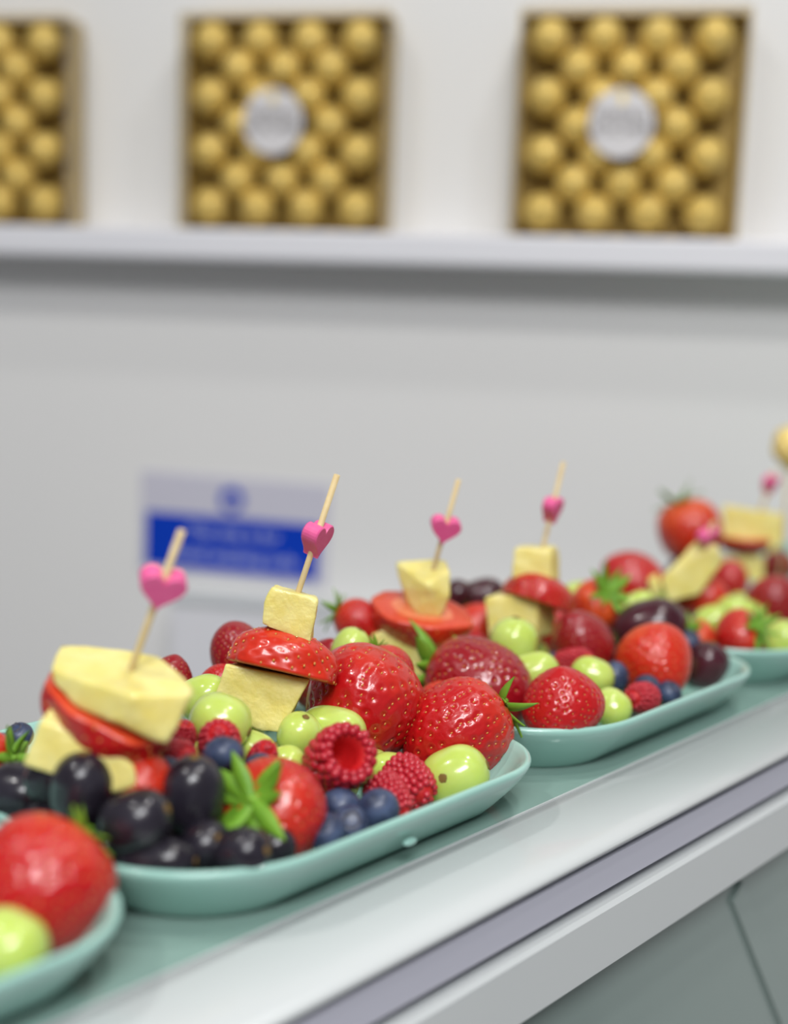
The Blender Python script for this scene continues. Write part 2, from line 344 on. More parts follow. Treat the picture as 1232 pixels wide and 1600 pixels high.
# ------------------------------------------------------------------ fruit meshes (unit size: axis along z from -.5 to .5, widest diameter 1)
def berry_profile(t, a, b): 
    m = a/(a+b); return .5*(t**a*(1-t)**b)/(m**a*(1-m)**b)
def strawberry_mesh(seed, a, b, nseed, half=False):
    rnd = random.Random(seed); bm = bmesh.new(); NR, NS = 100, 140
    seeds = []
    ts = np.linspace(0, 1, 400); rs = np.array([berry_profile(t, a, b) for t in ts]); area = np.cumsum(rs+.02); area /= area[-1]
    for k in range(nseed):
        q = (k+.5)/nseed; t = float(np.interp(.03+.95*q, area, ts)); th = k*2.399963+rnd.uniform(-.12, .12)
        r = berry_profile(t, a, b); seeds.append(Vector((r*math.cos(th), r*math.sin(th), t-.5)))
    off = Vector((seed*3.1, 0, 0))
    def warp(p):
        q = p*1.5+off; s = 1+.10*noise.noise(q); return Vector((p.x*s, p.y*s*(1-.05*math.sin(seed)), p.z))
    sd = np.array([list(s) for s in seeds]); grid = []
    for i in range(NR+1):
        t = .5-.5*math.cos(math.pi*i/NR); t = min(max(t, .0008), .9992); r = berry_profile(t, a, b); row = []
        for j in range(NS):
            th = 2*math.pi*j/NS; p = Vector((r*math.cos(th), r*math.sin(th), t-.5))
            d = np.sqrt(((sd-np.array(p))**2).sum(1)).min()
            k = 1-.034*math.exp(-(d/.023)**2)+.008*math.exp(-((d-.045)/.018)**2)
            row.append(bm.verts.new(warp(Vector((p.x*k, p.y*k, p.z*k)))))
        grid.append(row)
    for x, y in zip(grid, grid[1:]):
        for j in range(NS): bm.faces.new((x[j], x[(j+1) % NS], y[(j+1) % NS], y[j]))
    bm.faces.new(list(reversed(grid[0]))); bm.faces.new(grid[-1]); bmesh.ops.recalc_face_normals(bm, faces=bm.faces)
    body = mesh_from(bm, 'strawberry')
    bm = bmesh.new()
    for s in seeds:
        n = Vector((s.x, s.y, .25*s.z)).normalized(); c = warp(s*.976)
        mt = Matrix.Translation(c) @ frame(n, Vector((0, 0, 1))) @ Matrix.Diagonal((.0145, .0095, .008, 1))
        bmesh.ops.create_icosphere(bm, subdivisions=1, radius=1, matrix=mt)
    return body, mesh_from(bm, 'seeds')
SB = [strawberry_mesh(1, .40, .56, 250), strawberry_mesh(2, .46, .62, 230), strawberry_mesh(3, .38, .50, 260), strawberry_mesh(4, .42, .70, 240)]
def leaf_mesh(droop, L, wd, seed):
    bm = bmesh.new(); N = 7; top = []; bot = []
    for i in range(N+1):
        t = i/N; w = wd*math.sin(math.pi*min(1, .12+t*.88))**.8*(1-.3*t); x = .03+L*t*(1-.12*t*abs(droop)); z = -.01-droop*t*t*L+.05*t
        w = max(w, .004)
        top.append([bm.verts.new((x, -w, z+.012)), bm.verts.new((x, 0, z)), bm.verts.new((x, w, z+.012))])
        bot.append([bm.verts.new((x, -w, z+.024)), bm.verts.new((x, 0, z+.018)), bm.verts.new((x, w, z+.024))])
    for i in range(N):
        for k in range(2):
            bm.faces.new((top[i][k], top[i][k+1], top[i+1][k+1], top[i+1][k])); bm.faces.new((bot[i][k], bot[i+1][k], bot[i+1][k+1], bot[i][k+1]))
        bm.faces.new((top[i][0], top[i+1][0], bot[i+1][0], bot[i][0])); bm.faces.new((top[i][2], bot[i][2], bot[i+1][2], top[i+1][2]))
    bmesh.ops.recalc_face_normals(bm, faces=bm.faces)
    return mesh_from(bm, 'leaf')
LEAF = [leaf_mesh(-.25, .42, .085, 0), leaf_mesh(.02, .40, .08, 1), leaf_mesh(.12, .46, .085, 2), leaf_mesh(-.6, .38, .075, 3)]
def calyx_base():
    bm = bmesh.new(); N = 12; rg = []
    for r, z in ((.10, .02), (.085, -.005), (.03, -.02), (.022, -.07), (.0, -.075)):
        rg.append([bm.verts.new((r*math.cos(2*math.pi*k/N), r*math.sin(2*math.pi*k/N), z)) for k in range(N)] if r else None)
    for x, y in zip(rg[:-1], rg[1:-1]):
        for k in range(N): bm.faces.new((x[k], x[(k+1) % N], y[(k+1) % N], y[k]))
    bm.faces.new(rg[0]); bm.faces.new(rg[-2]); bmesh.ops.recalc_face_normals(bm, faces=bm.faces)
    return mesh_from(bm, 'calyx')
CALYX = calyx_base()
def grape_mesh(seed, p):
    bm = bmesh.new(); bmesh.ops.create_uvsphere(bm, u_segments=40, v_segments=28, radius=.5)
    for v in bm.verts:
        n = v.co.normalized(); s = 1+.035*noise.noise(n*1.3+Vector((seed*3, 0, 0)))
        k = (1-abs(2*v.co.z)**2.6)**(.5)/max(1e-4, math.sqrt(max(1e-6, 1-(2*v.co.z)**2))) if abs(v.co.z) < .499 else 1
        v.co = Vector((v.co.x*s*k, v.co.y*s*k, v.co.z))
    return mesh_from(bm, 'grape')
GR = [grape_mesh(i, 0) for i in range(3)]
def scar_mesh():
    bm = bmesh.new(); N = 10; rg = []
    for r, z in ((.09, .494), (.075, .508), (.03, .503)): rg.append([bm.verts.new((r*math.cos(6.2832*k/N)*(1+.2*math.sin(3*k)), r*math.sin(6.2832*k/N), z)) for k in range(N)])
    for x, y in zip(rg, rg[1:]):
        for k in range(N): bm.faces.new((x[k], x[(k+1) % N], y[(k+1) % N], y[k]))
    bm.faces.new(rg[-1]); bm.faces.new(list(reversed(rg[0])))
    return mesh_from(bm, 'stem_scar')
SCAR = scar_mesh()
def blueberry_mesh(seed):
    bm = bmesh.new(); bmesh.ops.create_uvsphere(bm, u_segments=32, v_segments=24, radius=.5)
    for v in bm.verts:
        n = v.co.normalized(); z = n.z; v.co = n*.5*(1+.02*noise.noise(n*1.5+Vector((seed*5, 0, 0)))); v.co.z *= .90
        if z > .85: v.co.z -= .10*(z-.85)/.15
    return mesh_from(bm, 'blueberry')
BB = [blueberry_mesh(i) for i in range(2)]
def crown_mesh():
    bm = bmesh.new(); N = 30; rg = []
    for r, z in ((.30, .335), (.235, .375), (.20, .42), (.185, .415), (.17, .36), (.04, .34)):
        rg.append([bm.verts.new(((r+(.025*math.cos(5*6.2832*k/N) if z > .40 else 0))*math.cos(6.2832*k/N), (r+(.025*math.cos(5*6.2832*k/N) if z > .40 else 0))*math.sin(6.2832*k/N), z+(.03*math.cos(5*6.2832*k/N) if z > .40 else 0))) for k in range(N)])
    for x, y in zip(rg, rg[1:]):
        for k in range(N): bm.faces.new((x[k], x[(k+1) % N], y[(k+1) % N], y[k]))
    bm.faces.new(rg[-1]); bmesh.ops.recalc_face_normals(bm, faces=bm.faces)
    return mesh_from(bm, 'crown')
CROWN = crown_mesh()
def rasp_mesh(seed):
    rnd = random.Random(seed)
    def prof(t): return .43*math.sqrt(max(0, 1-(max(0, t-.25)/.75)**2.2)) if t > .25 else .43*(.90+.10*(t/.25))
    bm = bmesh.new(); N = 28; rg = []
    pts = [(prof(t)*.93, t-.5) for t in [.02+.96*k/12 for k in range(13)]]
    pts = [(.03, .478)] + pts[::-1] + [(.36, -.5), (.26, -.47), (.20, -.30), (.14, -.05), (.05, .05)]
    for r, z in pts: rg.append([bm.verts.new((r*math.cos(6.2832*k/N), r*math.sin(6.2832*k/N), z)) for k in range(N)])
    for x, y in zip(rg, rg[1:]):
        for k in range(N): bm.faces.new((x[k], x[(k+1) % N], y[(k+1) % N], y[k]))
    bm.faces.new(rg[0]); bm.faces.new(rg[-1]); bmesh.ops.recalc_face_normals(bm, faces=bm.faces)
    core = mesh_from(bm, 'raspberry')
    bm = bmesh.new(); rows = 9
    for i in range(rows):
        t = .045+.91*i/(rows-1); r = prof(t)*.97
        if i == rows-1: r = .07
        n = max(3, int(round(2*math.pi*r/.142)))
        for k in range(n):
            a = 6.2832*(k+.5*(i % 2))/n+rnd.uniform(-.06, .06); s = .080*rnd.uniform(.9, 1.12)
            bmesh.ops.create_icosphere(bm, subdivisions=2, radius=s, matrix=Matrix.Translation((r*math.cos(a), r*math.sin(a), t-.5+rnd.uniform(-.012, .012))))
    n = 16
    for k in range(n):
        a = 6.2832*k/n; bmesh.ops.create_icosphere(bm, subdivisions=2, radius=.066, matrix=Matrix.Translation((.315*math.cos(a), .315*math.sin(a), -.485)))
    return core, mesh_from(bm, 'drupelets')
RB = [rasp_mesh(1), rasp_mesh(2)]

# ------------------------------------------------------------------ fruit list: kind, tray, px, py, length px, width px, axis (right, up, toward camera), v, material, calyx, label
# strawberry axis points from calyx to tip; raspberry axis from opening to tip; blueberry axis to its crown; grape axis along it
FRUIT = []
def f(kind, tray, px, py, L, Wd, ax, v, label, m=None, cal=None, group=None): FRUIT.append(dict(kind=kind, tray=tray, px=px, py=py, L=L, W=Wd, ax=ax, v=v, label=label, m=m, cal=cal, group=group))
S, G, D_, R_, B_ = 'strawberry', 'green_grape', 'dark_grape', 'raspberry', 'blueberry'
# tray A
f(S, 'A', 58, 1394, 215, 205, (-.45, -.55, .45), .288, 'large blurred red strawberry beside a green grape at the counter end', 'red', 'leaf')
f(G, 'A', 12, 1480, 125, 112, (.7, -.2, .3), .266, 'blurred yellow-green grape at the counter end in front of the large strawberry')
# tray B dark grapes
DG = 'dark grapes heaped at one end of the tray'
f(D_, 'B', 303, 1243, 122, 94, (.05, 1, .2), .283, 'upright black grape with a dusty bloom beside the strawberry with facing leaves', 'dgrape', group=DG)
f(D_, 'B', 212, 1282, 112, 92, (.85, .35, .2), .279, 'black grape with two glints lying between two upright black grapes', 'dgrape', group=DG)
f(D_, 'B', 128, 1233, 116, 92, (.1, 1, .2), .296, 'upright black grape right under the strawberry half of the big pineapple skewer', 'dgrape', group=DG)
f(D_, 'B', 32, 1240, 112, 92, (1, -.15, .2), .303, 'black grape below the lower pineapple chunk, beside the green leaves', 'dgrape', group=DG)
f(D_, 'B', 136, 1322, 92, 68, (.9, -.4, .1), .268, 'black grape with a brownish green end at the tray rim', 'dgrape', group=DG)
f(D_, 'B', 246, 1345, 118, 72, (1, .02, .1), .266, 'grey-bloomed black grape lying low along the tray rim', 'dgrape', group=DG)
f(D_, 'B', 380, 1332, 90, 76, (.9, .2, .5), .264, 'shiny black grape with four glints below the facing strawberry leaves', 'dgrape', group=DG)
f(D_, 'B', 432, 1326, 66, 58, (.3, 1, .2), .2705, 'small dull dark grape tucked behind the shiny one at the rim', 'dgrape', group=DG)
f(D_, 'B', 66, 1280, 66, 54, (.9, .3, .1), .283, 'small black grape with one glint among the larger black grapes', 'dgrape', group=DG)
f(D_, 'B', 322, 1322, 84, 76, (.5, .4, .6), .274, 'black grape in the gap between the upright grape and the shiny one', 'dgrape', group=DG)
f(D_, 'B', 172, 1340, 84, 72, (.6, .3, .6), .276, 'black grape half hidden between the low grey-bloomed grape and its neighbour', 'dgrape', group=DG)
f(D_, 'B', 78, 1215, 80, 70, (.6, .5, .3), .316, 'black grape in shade under the lower pineapple chunk', 'dgrape', group=DG)
f(B_, 'B', 30, 1150, 44, 44, (-.2, .8, .5), .385, 'blueberry against the tray rim behind the lower pineapple chunk')
f(B_, 'B', 2, 1166, 44, 44, (.1, .8, .6), .372, 'blueberry right behind the green strawberry leaves by the lower pineapple chunk')
f(S, 'B', -28, 1205, 110, 110, (-.9, -.4, -.2), .335, 'strawberry showing mainly its green leaves, beside the lower pineapple chunk and blueberries', 'red', 'leaf')
f(S, 'B', 222, 1222, 90, 84, (.3, -.5, .6), .302, 'small orange strawberry wedged under the big pineapple skewer', 'orange', 'leaf')
# tray B middle
f(S, 'B', 428, 1268, 150, 158, (.34, -.42, -.84), .284, 'strawberry turned with its bright green leaves facing out, above a shiny black grape', 'red', 'leaf')
f(S, 'B', 562, 1112, 192, 174, (-.55, -.75, .35), .332, 'big glossy red strawberry next to the slender pineapple skewer', 'red', None)
f(S, 'B', 712, 1150, 172, 152, (-.80, -.50, .25), .293, 'big glossy strawberry at the tray corner above the bruised green grape', 'red', 'leaf')
f(S, 'B', 606, 1056, 90, 84, (.3, -.6, .3), .372, 'small glossy strawberry with one leaf point, behind the big strawberries', 'red', 'leaf')
f(S, 'B', 371, 1020, 96, 82, (-.2, .9, .1), .388, 'dark red strawberry standing behind the slender pineapple skewer', 'deep', None)
f(S, 'B', 506, 1052, 112, 92, (.2, .8, .2), .378, 'dark red strawberry half hidden beside the strawberry slab of the slender skewer', 'deep', None)
f(S, 'B', 343, 1066, 62, 56, (.5, .6, .3), .374, 'sliver of red strawberry beside the lower pineapple chunk of the slender skewer', 'red', None)
f(S, 'B', 266, 1068, 90, 74, (.2, .9, .1), .392, 'strawberry edge showing behind the big pineapple chunk', 'deep', None)
f(G, 'B', 345, 1128, 96, 86, (.95, -.3, .2), .326, 'round green grape above the blueberry and raspberries', 'ggrape')
f(G, 'B', 318, 1090, 84, 68, (.9, .3, .1), .356, 'pale green grape behind the big pineapple chunk', 'ggrape')
f(G, 'B', 520, 1140, 106, 72, (.95, -.1, .25), .318, 'long green grape right behind the raspberry with the open hollow', 'ggrape')
f(G, 'B', 468, 1148, 70, 66, (.3, .8, .4), .324, 'green grape touching the long grape, below the slender skewer', 'ggrape')
f(G, 'B', 711, 1213, 108, 90, (.9, .35, .15), .2685, 'green grape with a brown bruise at the tray rim', 'ggrape')
f(G, 'B', 617, 1206, 86, 58, (.95, -.15, .1), .295, 'green grape wedged between raspberries and the big corner strawberry', 'ggrape')
f(G, 'B', 580, 1198, 60, 50, (.7, .4, .3), .310, 'green grape glimpsed below the big strawberry', 'ggrape')
f(G, 'B', 446, 1192, 62, 52, (.9, .2, .3), .306, 'green grape glimpsed beside the small raspberry below the slender skewer', 'ggrape')
f(G, 'B', 398, 1170, 70, 52, (.9, -.3, .1), .318, 'shaded green grape under the lower chunk of the slender skewer', 'ggrape')
f(G, 'B', 548, 1013, 66, 56, (.4, .8, .1), .392, 'round pale grape behind the strawberries between the two middle skewers', 'ggrape')
f(R_, 'B', 522, 1192, 118, 108, (-.42, -.42, -.75), .288, 'large raspberry with its open hollow showing', None)
f(R_, 'B', 645, 1226, 84, 78, (.45, -.3, .6), .279, 'darker raspberry beside the bruised green grape')
f(R_, 'B', 612, 1250, 76, 68, (.5, -.5, .5), .271, 'raspberry at the rim between blueberry and the darker raspberry')
f(R_, 'B', 343, 1156, 74, 72, (.1, .5, .8), .310, 'raspberry behind the dusty blueberry')
f(R_, 'B', 280, 1181, 66, 58, (.6, .2, .7), .308, 'raspberry beside the strawberry half of the big pineapple skewer')
f(R_, 'B', 287, 1148, 48, 44, (.2, .9, .3), .326, 'raspberry peeping out behind the big pineapple chunk')
f(R_, 'B', 412, 1180, 60, 50, (.3, .6, .7), .300, 'small raspberry below the lower chunk of the slender skewer')
f(B_, 'B', 349, 1180, 64, 64, (.3, -.8, .5), .296, 'dusty blueberry sitting on the raspberries')
f(B_, 'B', 592, 1265, 66, 66, (-.2, .2, -.9), .264, 'dusty blueberry at the rim touching the raspberry', group='blueberries at the rim')
f(B_, 'B', 533, 1262, 66, 66, (.2, .7, -.5), .277, 'topmost dark blueberry of the rim cluster, right under the hollow raspberry', group='blueberries at the rim')
f(B_, 'B', 548, 1288, 60, 60, (.1, .5, .85), .2655, 'dark blueberry with its crown facing out, in the middle of the rim cluster', group='blueberries at the rim')
f(B_, 'B', 510, 1300, 62, 62, (-.3, .6, .6), .265, 'dark blueberry of the rim cluster touching the strawberry with facing leaves', group='blueberries at the rim')
f(B_, 'B', 264, 1204, 42, 42, (0, .5, .8), .302, 'small blueberry between orange strawberry and raspberry')
f(B_, 'B', 406, 1202, 52, 52, (0, .5, .5), .290, 'blueberry behind the strawberry with facing leaves')
# tray C
f(S, 'C', 752, 1072, 164, 140, (.72, -.22, .5), .322, 'glossy strawberry with a dark green leafy crown, behind the corner strawberry', 'deep', 'leaf')
f(S, 'C', 879, 1094, 108, 118, (-.1, .9, .3), .2755, 'upright glossy strawberry at the rim beside two green grapes', 'red', None)
f(S, 'C', 1024, 1038, 112, 114, (.3, -.55, .6), .283, 'round orange-red strawberry above two small blueberries', 'orange', None)
f(S, 'C', 910, 1000, 104, 92, (-.4, .6, .4), .322, 'dark red wet strawberry below the cube pineapple skewer', 'deep', None)
f(S, 'C', 930, 948, 84, 80, (-.3, -.45, -.6), .372, 'orange strawberry with upright green leaves', 'orange', 'leaf')
f(S, 'C', 878, 982, 84, 74, (.3, .5, .3), .362, 'shaded red strawberry between the square pineapple cube and the wet dark strawberry', 'red', None)
f(S, 'C', 742, 980, 84, 70, (.5, .5, .2), .385, 'orange strawberry piece between the two skewers of the third tray from the wall', 'orange', None)
f(S, 'C', 566, 974, 84, 68, (.75, -.35, .1), .398, 'strawberry with spiky green leaves behind the round pale grape', 'red', 'leaf')
f(S, 'C', 690, 1104, 74, 66, (.2, -.6, .3), .322, 'shaded strawberry under the dark leafy crown', 'red', None)
f(R_, 'C', 738, 1012, 56, 50, (.3, .5, .6), .372, 'dull raspberry between the two skewers of the third tray')
f(G, 'C', 803, 1005, 80, 74, (.1, 1, .1), .330, 'bright green grape standing in front of the pale pineapple cube', 'ggrape')
f(G, 'C', 832, 1052, 84, 62, (.9, .3, .1), .308, 'green grape behind the upright glossy strawberry', 'ggrape')
f(G, 'C', 926, 1056, 68, 56, (.9, -.35, .2), .297, 'green grape lying beside a blueberry above another green grape', 'ggrape')
f(G, 'C', 956, 1106, 62, 58, (.7, -.6, .3), .275, 'green grape at the rim between strawberry and cut raspberry', 'ggrape')
f(G, 'C', 908, 930, 60, 44, (.9, .1, .1), .396, 'pale green grape behind the orange strawberry with leaves', 'ggrape')
f(G, 'C', 992, 948, 66, 40, (.8, .5, .1), .378, 'green grape behind the large plum-coloured grape', 'ggrape')
f(G, 'C', 702, 1022, 66, 34, (.95, .25, .1), .362, 'pale green grape behind the dark leafy crown', 'ggrape')
f(D_, 'C', 750, 936, 82, 58, (.9, .35, .1), .402, 'dark purple grape behind the two middle skewers', 'pgrape')
f(D_, 'C', 712, 932, 54, 44, (.6, .7, .1), .410, 'purple grape mostly hidden by the triangular pineapple chunk', 'pgrape')
f(D_, 'C', 1015, 980, 112, 82, (.9, .25, .2), .330, 'large plum-coloured grape behind the round orange-red strawberry', 'pgrape')
f(D_, 'C', 1104, 1040, 74, 66, (.2, .9, .2), .292, 'round plum-coloured grape at the tray corner', 'pgrape')
f(R_, 'C', 1000, 1090, 62, 52, (-.5, .1, .7), .271, 'cut raspberry at the rim beside small blueberries')
f(R_, 'C', 902, 1034, 60, 48, (.6, .2, .6), .308, 'raspberry between the wet dark strawberry and green grapes')
f(B_, 'C', 962, 1056, 46, 46, (.9, .1, .3), .292, 'blueberry beside the lying green grape')
f(B_, 'C', 1012, 1073, 40, 40, (.1, .8, .5), .280, 'blueberry sitting on the cut raspberry')
f(B_, 'C', 1046, 1083, 40, 40, (.3, .6, .4), .273, 'blueberry between cut raspberry and the rim')
f(B_, 'C', 868, 1034, 32, 32, (.3, .6, .4), .325, 'small blueberry under the wet dark strawberry')
f(B_, 'C', 1076, 1003, 40, 40, (.3, .6, .4), .315, 'blueberry between the two plum-coloured grapes')
# tray D
f(S, 'D', 1078, 832, 96, 94, (.3, -.85, .0), .392, 'strawberry crowned with leaves on top of the heap, behind the leaning skewer', 'orange', 'leaf')
f(S, 'D', 984, 908, 104, 96, (-.6, .5, .3), .372, 'wide dull red strawberry beside the leaning pineapple skewer', 'red', None)
f(S, 'D', 1155, 996, 78, 78, (-.55, -.40, -.6), .288, 'small strawberry with bright green leaves at the rim of the second tray', 'red', 'leaf')
f(S, 'D', 1212, 945, 84, 82, (.2, -.6, .4), .306, 'dark red strawberry beside the lower chunk of the double pineapple skewer', 'deep', None)
f(S, 'D', 1100, 938, 78, 70, (.4, .3, .6), .338, 'wet orange strawberry with a strong glint under the leaning skewer', 'orange', None)
f(S, 'D', 1092, 1000, 60, 54, (.5, -.4, -.5), .300, 'small orange strawberry with leaves beside the plum-coloured corner grape', 'orange', 'leaf')
f(S, 'D', 1140, 905, 62, 58, (.1, .6, .3), .368, 'half-hidden strawberry behind the double pineapple skewer', 'red', None)
f(G, 'D', 1112, 970, 54, 46, (.8, .3, .1), .315, 'green grape above the small orange strawberry', 'ggrape')
f(G, 'D', 1160, 962, 84, 54, (.9, -.35, .1), .318, 'long green grape behind the strawberry with bright leaves', 'ggrape')
f(G, 'D', 1224, 1002, 66, 58, (.3, .9, .1), .278, 'bright green grape by the rim beside the small leafy strawberry of the second tray', 'ggrape')
f(G, 'D', 1028, 938, 54, 44, (.7, .6, .1), .356, 'green grape under the leaning pineapple skewer', 'ggrape')
f(B_, 'D', 968, 918, 34, 34, (.2, .6, .4), .382, 'blueberry below the wide dull strawberry')
# tray E
f(S, 'E', 1216, 884, 50, 46, (.2, .6, .3), .375, 'dull red strawberry behind the double pineapple skewer, on the wall-end tray', 'deep', None)

# ---- skewers: stick top/bottom pixels, base pixel + v, hull points (px, py, metres behind the base depth), half berries
SKEW = [
 dict(tray='B', base=(190, 1130, .302), top=(284, 830, -.014), ent=(207, 1040, .009), end=.11, heart=(252, 920, 70, 64, (.30, -.34, .88)),
      pine=[[(80, 1062, .004), (120, 1106, .0), (185, 1128, -.004), (262, 1168, -.002), (79, 1046, .004), (130, 1062, -.002), (205, 1085, -.006), (300, 1086, .0), (92, 1006, .022), (165, 1012, .024), (245, 1023, .022), (282, 1048, .014), (304, 1079, .006), (120, 1075, .026), (200, 1092, .026), (272, 1120, .016)],
            [(34, 1195, 0), (62, 1125, .0), (80, 1104, .004), (150, 1170, .002), (210, 1195, 0), (214, 1228, 0), (170, 1240, 0), (75, 1212, 0), (50, 1190, .018), (84, 1106, .018), (205, 1190, .018), (205, 1225, .018)]],
      berry=[((172, 1108), .011, 110, 74, 84, (.44, .86, .24), (.88, -.47, .1), 'red')], label='skewer with the broad pineapple chunk over a cut strawberry half, above dark grapes'),
 dict(tray='B', base=(415, 1090, .330), top=(527, 742, -.004), ent=(468, 920, .0065), end=.10, heart=(493, 843, 54, 54, (.93, -.1, .40)),
      pine=[[(408, 976, 0), (412, 940, 0), (424, 916, 0), (497, 937, 0), (486, 1006, 0), (430, 912, .012), (496, 931, .013), (488, 1000, .013), (415, 970, .012)],
            [(335, 1088, 0), (352, 1037, 0), (484, 1063, 0), (440, 1146, -.002), (398, 1141, -.001), (352, 1080, .016), (366, 1034, .016), (482, 1058, .016), (448, 1132, .014)]],
      berry=[((438, 1048), .006, 88, 62, 66, (-.22, -.95, .18), (.95, -.24, .1), 'orange')], label='slender skewer with pineapple cube, strawberry slab and larger pineapple chunk'),
 dict(tray='C', base=(655, 1000, .368), top=(717, 750, -.014), ent=(676, 895, .005), end=.095, heart=(694, 829, 52, 52, (.12, -.30, .93)),
      pine=[[(616, 876, .012), (697, 873, .016), (703, 893, .002), (704, 930, 0), (690, 966, .002), (655, 962, .002), (628, 920, .006), (668, 914, -.006), (640, 955, .012)],
            [(579, 992, 0), (608, 983, 0), (705, 1010, 0), (692, 1052, 0), (662, 1062, 0), (600, 1044, 0), (590, 985, .016), (700, 1005, .016), (685, 1045, .016)]],
      berry=[((660, 953), .006, 78, 62, 58, (.14, .90, .36), (.97, -.2, .1), 'orange')], label='skewer with a triangular pineapple chunk on a bowl-shaped strawberry half'),
 dict(tray='C', base=(815, 970, .352), top=(881, 722, -.002), ent=(849, 855, .007), end=.09, heart=(863, 797, 46, 44, (.86, -.08, .42)),
      pine=[[(803, 856, 0), (862, 855, -.002), (874, 858, .012), (876, 908, .012), (862, 910, -.002), (800, 908, 0), (812, 852, .016), (868, 851, .016)],
            [(757, 934, 0), (842, 926, -.004), (838, 1000, -.004), (765, 1004, 0), (870, 962, .014), (864, 990, .014), (775, 926, .016), (850, 921, .014)]],
      berry=[((838, 940), .004, 58, 48, 44, (-.30, -.9, .1), (.9, -.40, .1), 'red')], label='skewer with square pineapple cubes and a dark red strawberry slab'),
 dict(tray='D', base=(1075, 900, .340), top=(1116, 815, -.014), ent=(1100, 850, -.001), end=.055, heart=(1104, 840, 42, 40, (.6, -.5, .6)),
      pine=[[(1032, 905, 0), (1088, 846, 0), (1122, 852, -.004), (1130, 880, -.002), (1092, 930, -.002), (1045, 940, 0), (1040, 900, .014), (1092, 844, .014), (1128, 872, .014), (1085, 925, .014)],
            [(1012, 905, .004), (1028, 895, .004), (1036, 925, .004), (1020, 932, .004), (1018, 900, .016), (1034, 920, .016)]],
      berry=[], label='leaning skewer with pineapple pushed up against its pink heart'),
 dict(tray='D', base=(1155, 890, .372), top=(1211, 735, -.002), ent=(1190, 797, .007), end=.085, heart=(1204, 757, 36, 34, (.75, -.1, .6)),
      pine=[[(1130, 790, 0), (1225, 806, 0), (1222, 850, 0), (1206, 866, 0), (1130, 840, 0), (1135, 788, .014), (1224, 802, .014), (1215, 850, .014), (1138, 836, .014)],
            [(1116, 872, 0), (1196, 868, 0), (1193, 914, 0), (1160, 906, 0), (1115, 890, 0), (1124, 868, .014), (1192, 866, .014), (1188, 905, .014)]],
      berry=[((1163, 840), .004, 42, 32, 26, (.05, .97, .2), (.98, .0, .2), 'deep')], label='skewer with two wide pineapple chunks around a thin strawberry slice'),
]

# ---- settle the fruit: slide each along its own sight line until neighbours no longer overlap, keep it above the tray floor
FZ = .0055
def spheres_of(fr, d):
    k = d/F_PX; L, Wd = fr['L']*k, fr['W']*k; c = at_depth(fr['px'], fr['py'], d); ax = camdir(fr['ax'])
    kind = fr['kind']
    if kind == S: return [(c-ax*L*.12, Wd*.42), (c-ax*L*.27, Wd*.34), (c+ax*L*.14, Wd*.34), (c+ax*L*.33, Wd*.20)]
    if L > Wd*1.12: return [(c-ax*(L-Wd)*.45, Wd*.47), (c, Wd*.48), (c+ax*(L-Wd)*.45, Wd*.47)]
    return [(c, (L+Wd)*.235)]
fixed = []
for sk in SKEW:
    bx, by, bv = sk['base']; bd = depth_v(bx, by, bv); sk['d'] = bd
    for hull in sk['pine']:
        P = [at_depth(x, y, bd+z) for x, y, z in hull]; c = sum(P, Vector())/len(P); fixed.append((c, min((p-c).length for p in P)*.85))
    for (cx, cy), dd, a, b, c_, n, xa, m in sk['berry']:
        k = (bd+dd)/F_PX; fixed.append((at_depth(cx, cy, bd+dd)-camdir(n)*c_*k*.35, min(a, b, c_)*k*.6))
for fr in FRUIT: fr['d'] = depth_v(fr['px'], fr['py'], fr['v']); fr['d0'] = fr['d']; fr['py0'] = fr['py']
def inside(p, t):      # distance from the rim inwards, on a rounded rectangle
    u0, u1, v0, v1, _ = TRAYS[t]; r = .05 if p.x < (u0+u1)/2 else .035
    qx = abs(p.x-(u0+u1)/2)-((u1-u0)/2-r); qy = abs(p.y-(v0+v1)/2)-((v1-v0)/2-r)
    return r-(math.hypot(max(qx, 0), max(qy, 0))+min(max(qx, qy), 0))
for it in range(160):
    sp = [spheres_of(fr, fr['d']) for fr in FRUIT]; mv = [0.0]*len(FRUIT)
    for i in range(len(FRUIT)):
        ri = ray(FRUIT[i]['px'], FRUIT[i]['py']).normalized()
        for j in range(i+1, len(FRUIT)):
            if abs(FRUIT[i]['d']-FRUIT[j]['d']) > .08: continue
            best = 0
            for ca, ra in sp[i]:
                for cb, rb in sp[j]:
                    o = ra+rb-(ca-cb).length
                    if o > best: best = o
            if best > .0003:
                s = 1 if FRUIT[i]['d'] > FRUIT[j]['d'] else -1
                mv[i] += s*best*.3; mv[j] -= s*best*.3
        for cb, rb in fixed:
            o = max(ra+rb-(ca-cb).length for ca, ra in sp[i])
            if o > .0003: mv[i] += (1 if FRUIT[i]['d'] > (cb-CAM).dot(FWD) else -1)*o*.4
    for i, fr in enumerate(FRUIT):
        d = fr['d']+max(-.004, min(.004, mv[i])) + (fr['d0']-fr['d'])*.02
        r = fr['W']*d/F_PX*.5; need = r*{712: .55, 58: .55, 879: .92, 752: .95, 246: 1.1, 380: 1.0, 322: 1.0, 172: 1.1, 136: 1.0, 432: 1.0}.get(fr['px'], .76)+.003
        if inside(at_depth(fr['px'], fr['py'], d), fr['tray']) < need:
            cand = [(inside(at_depth(fr['px'], fr['py'], d+e*.001), fr['tray']), abs(e), d+e*.001) for e in range(-30, 31)]
            ok = [c for c in cand if c[0] >= need]
            d = min(ok, key=lambda c: c[1])[2] if ok else max(cand)[2]
        low = min(c.z-rr for c, rr in spheres_of(fr, d))
        if low < FZ and fr['py'] > fr['py0']-10: fr['py'] -= .5
        fr['d'] = d

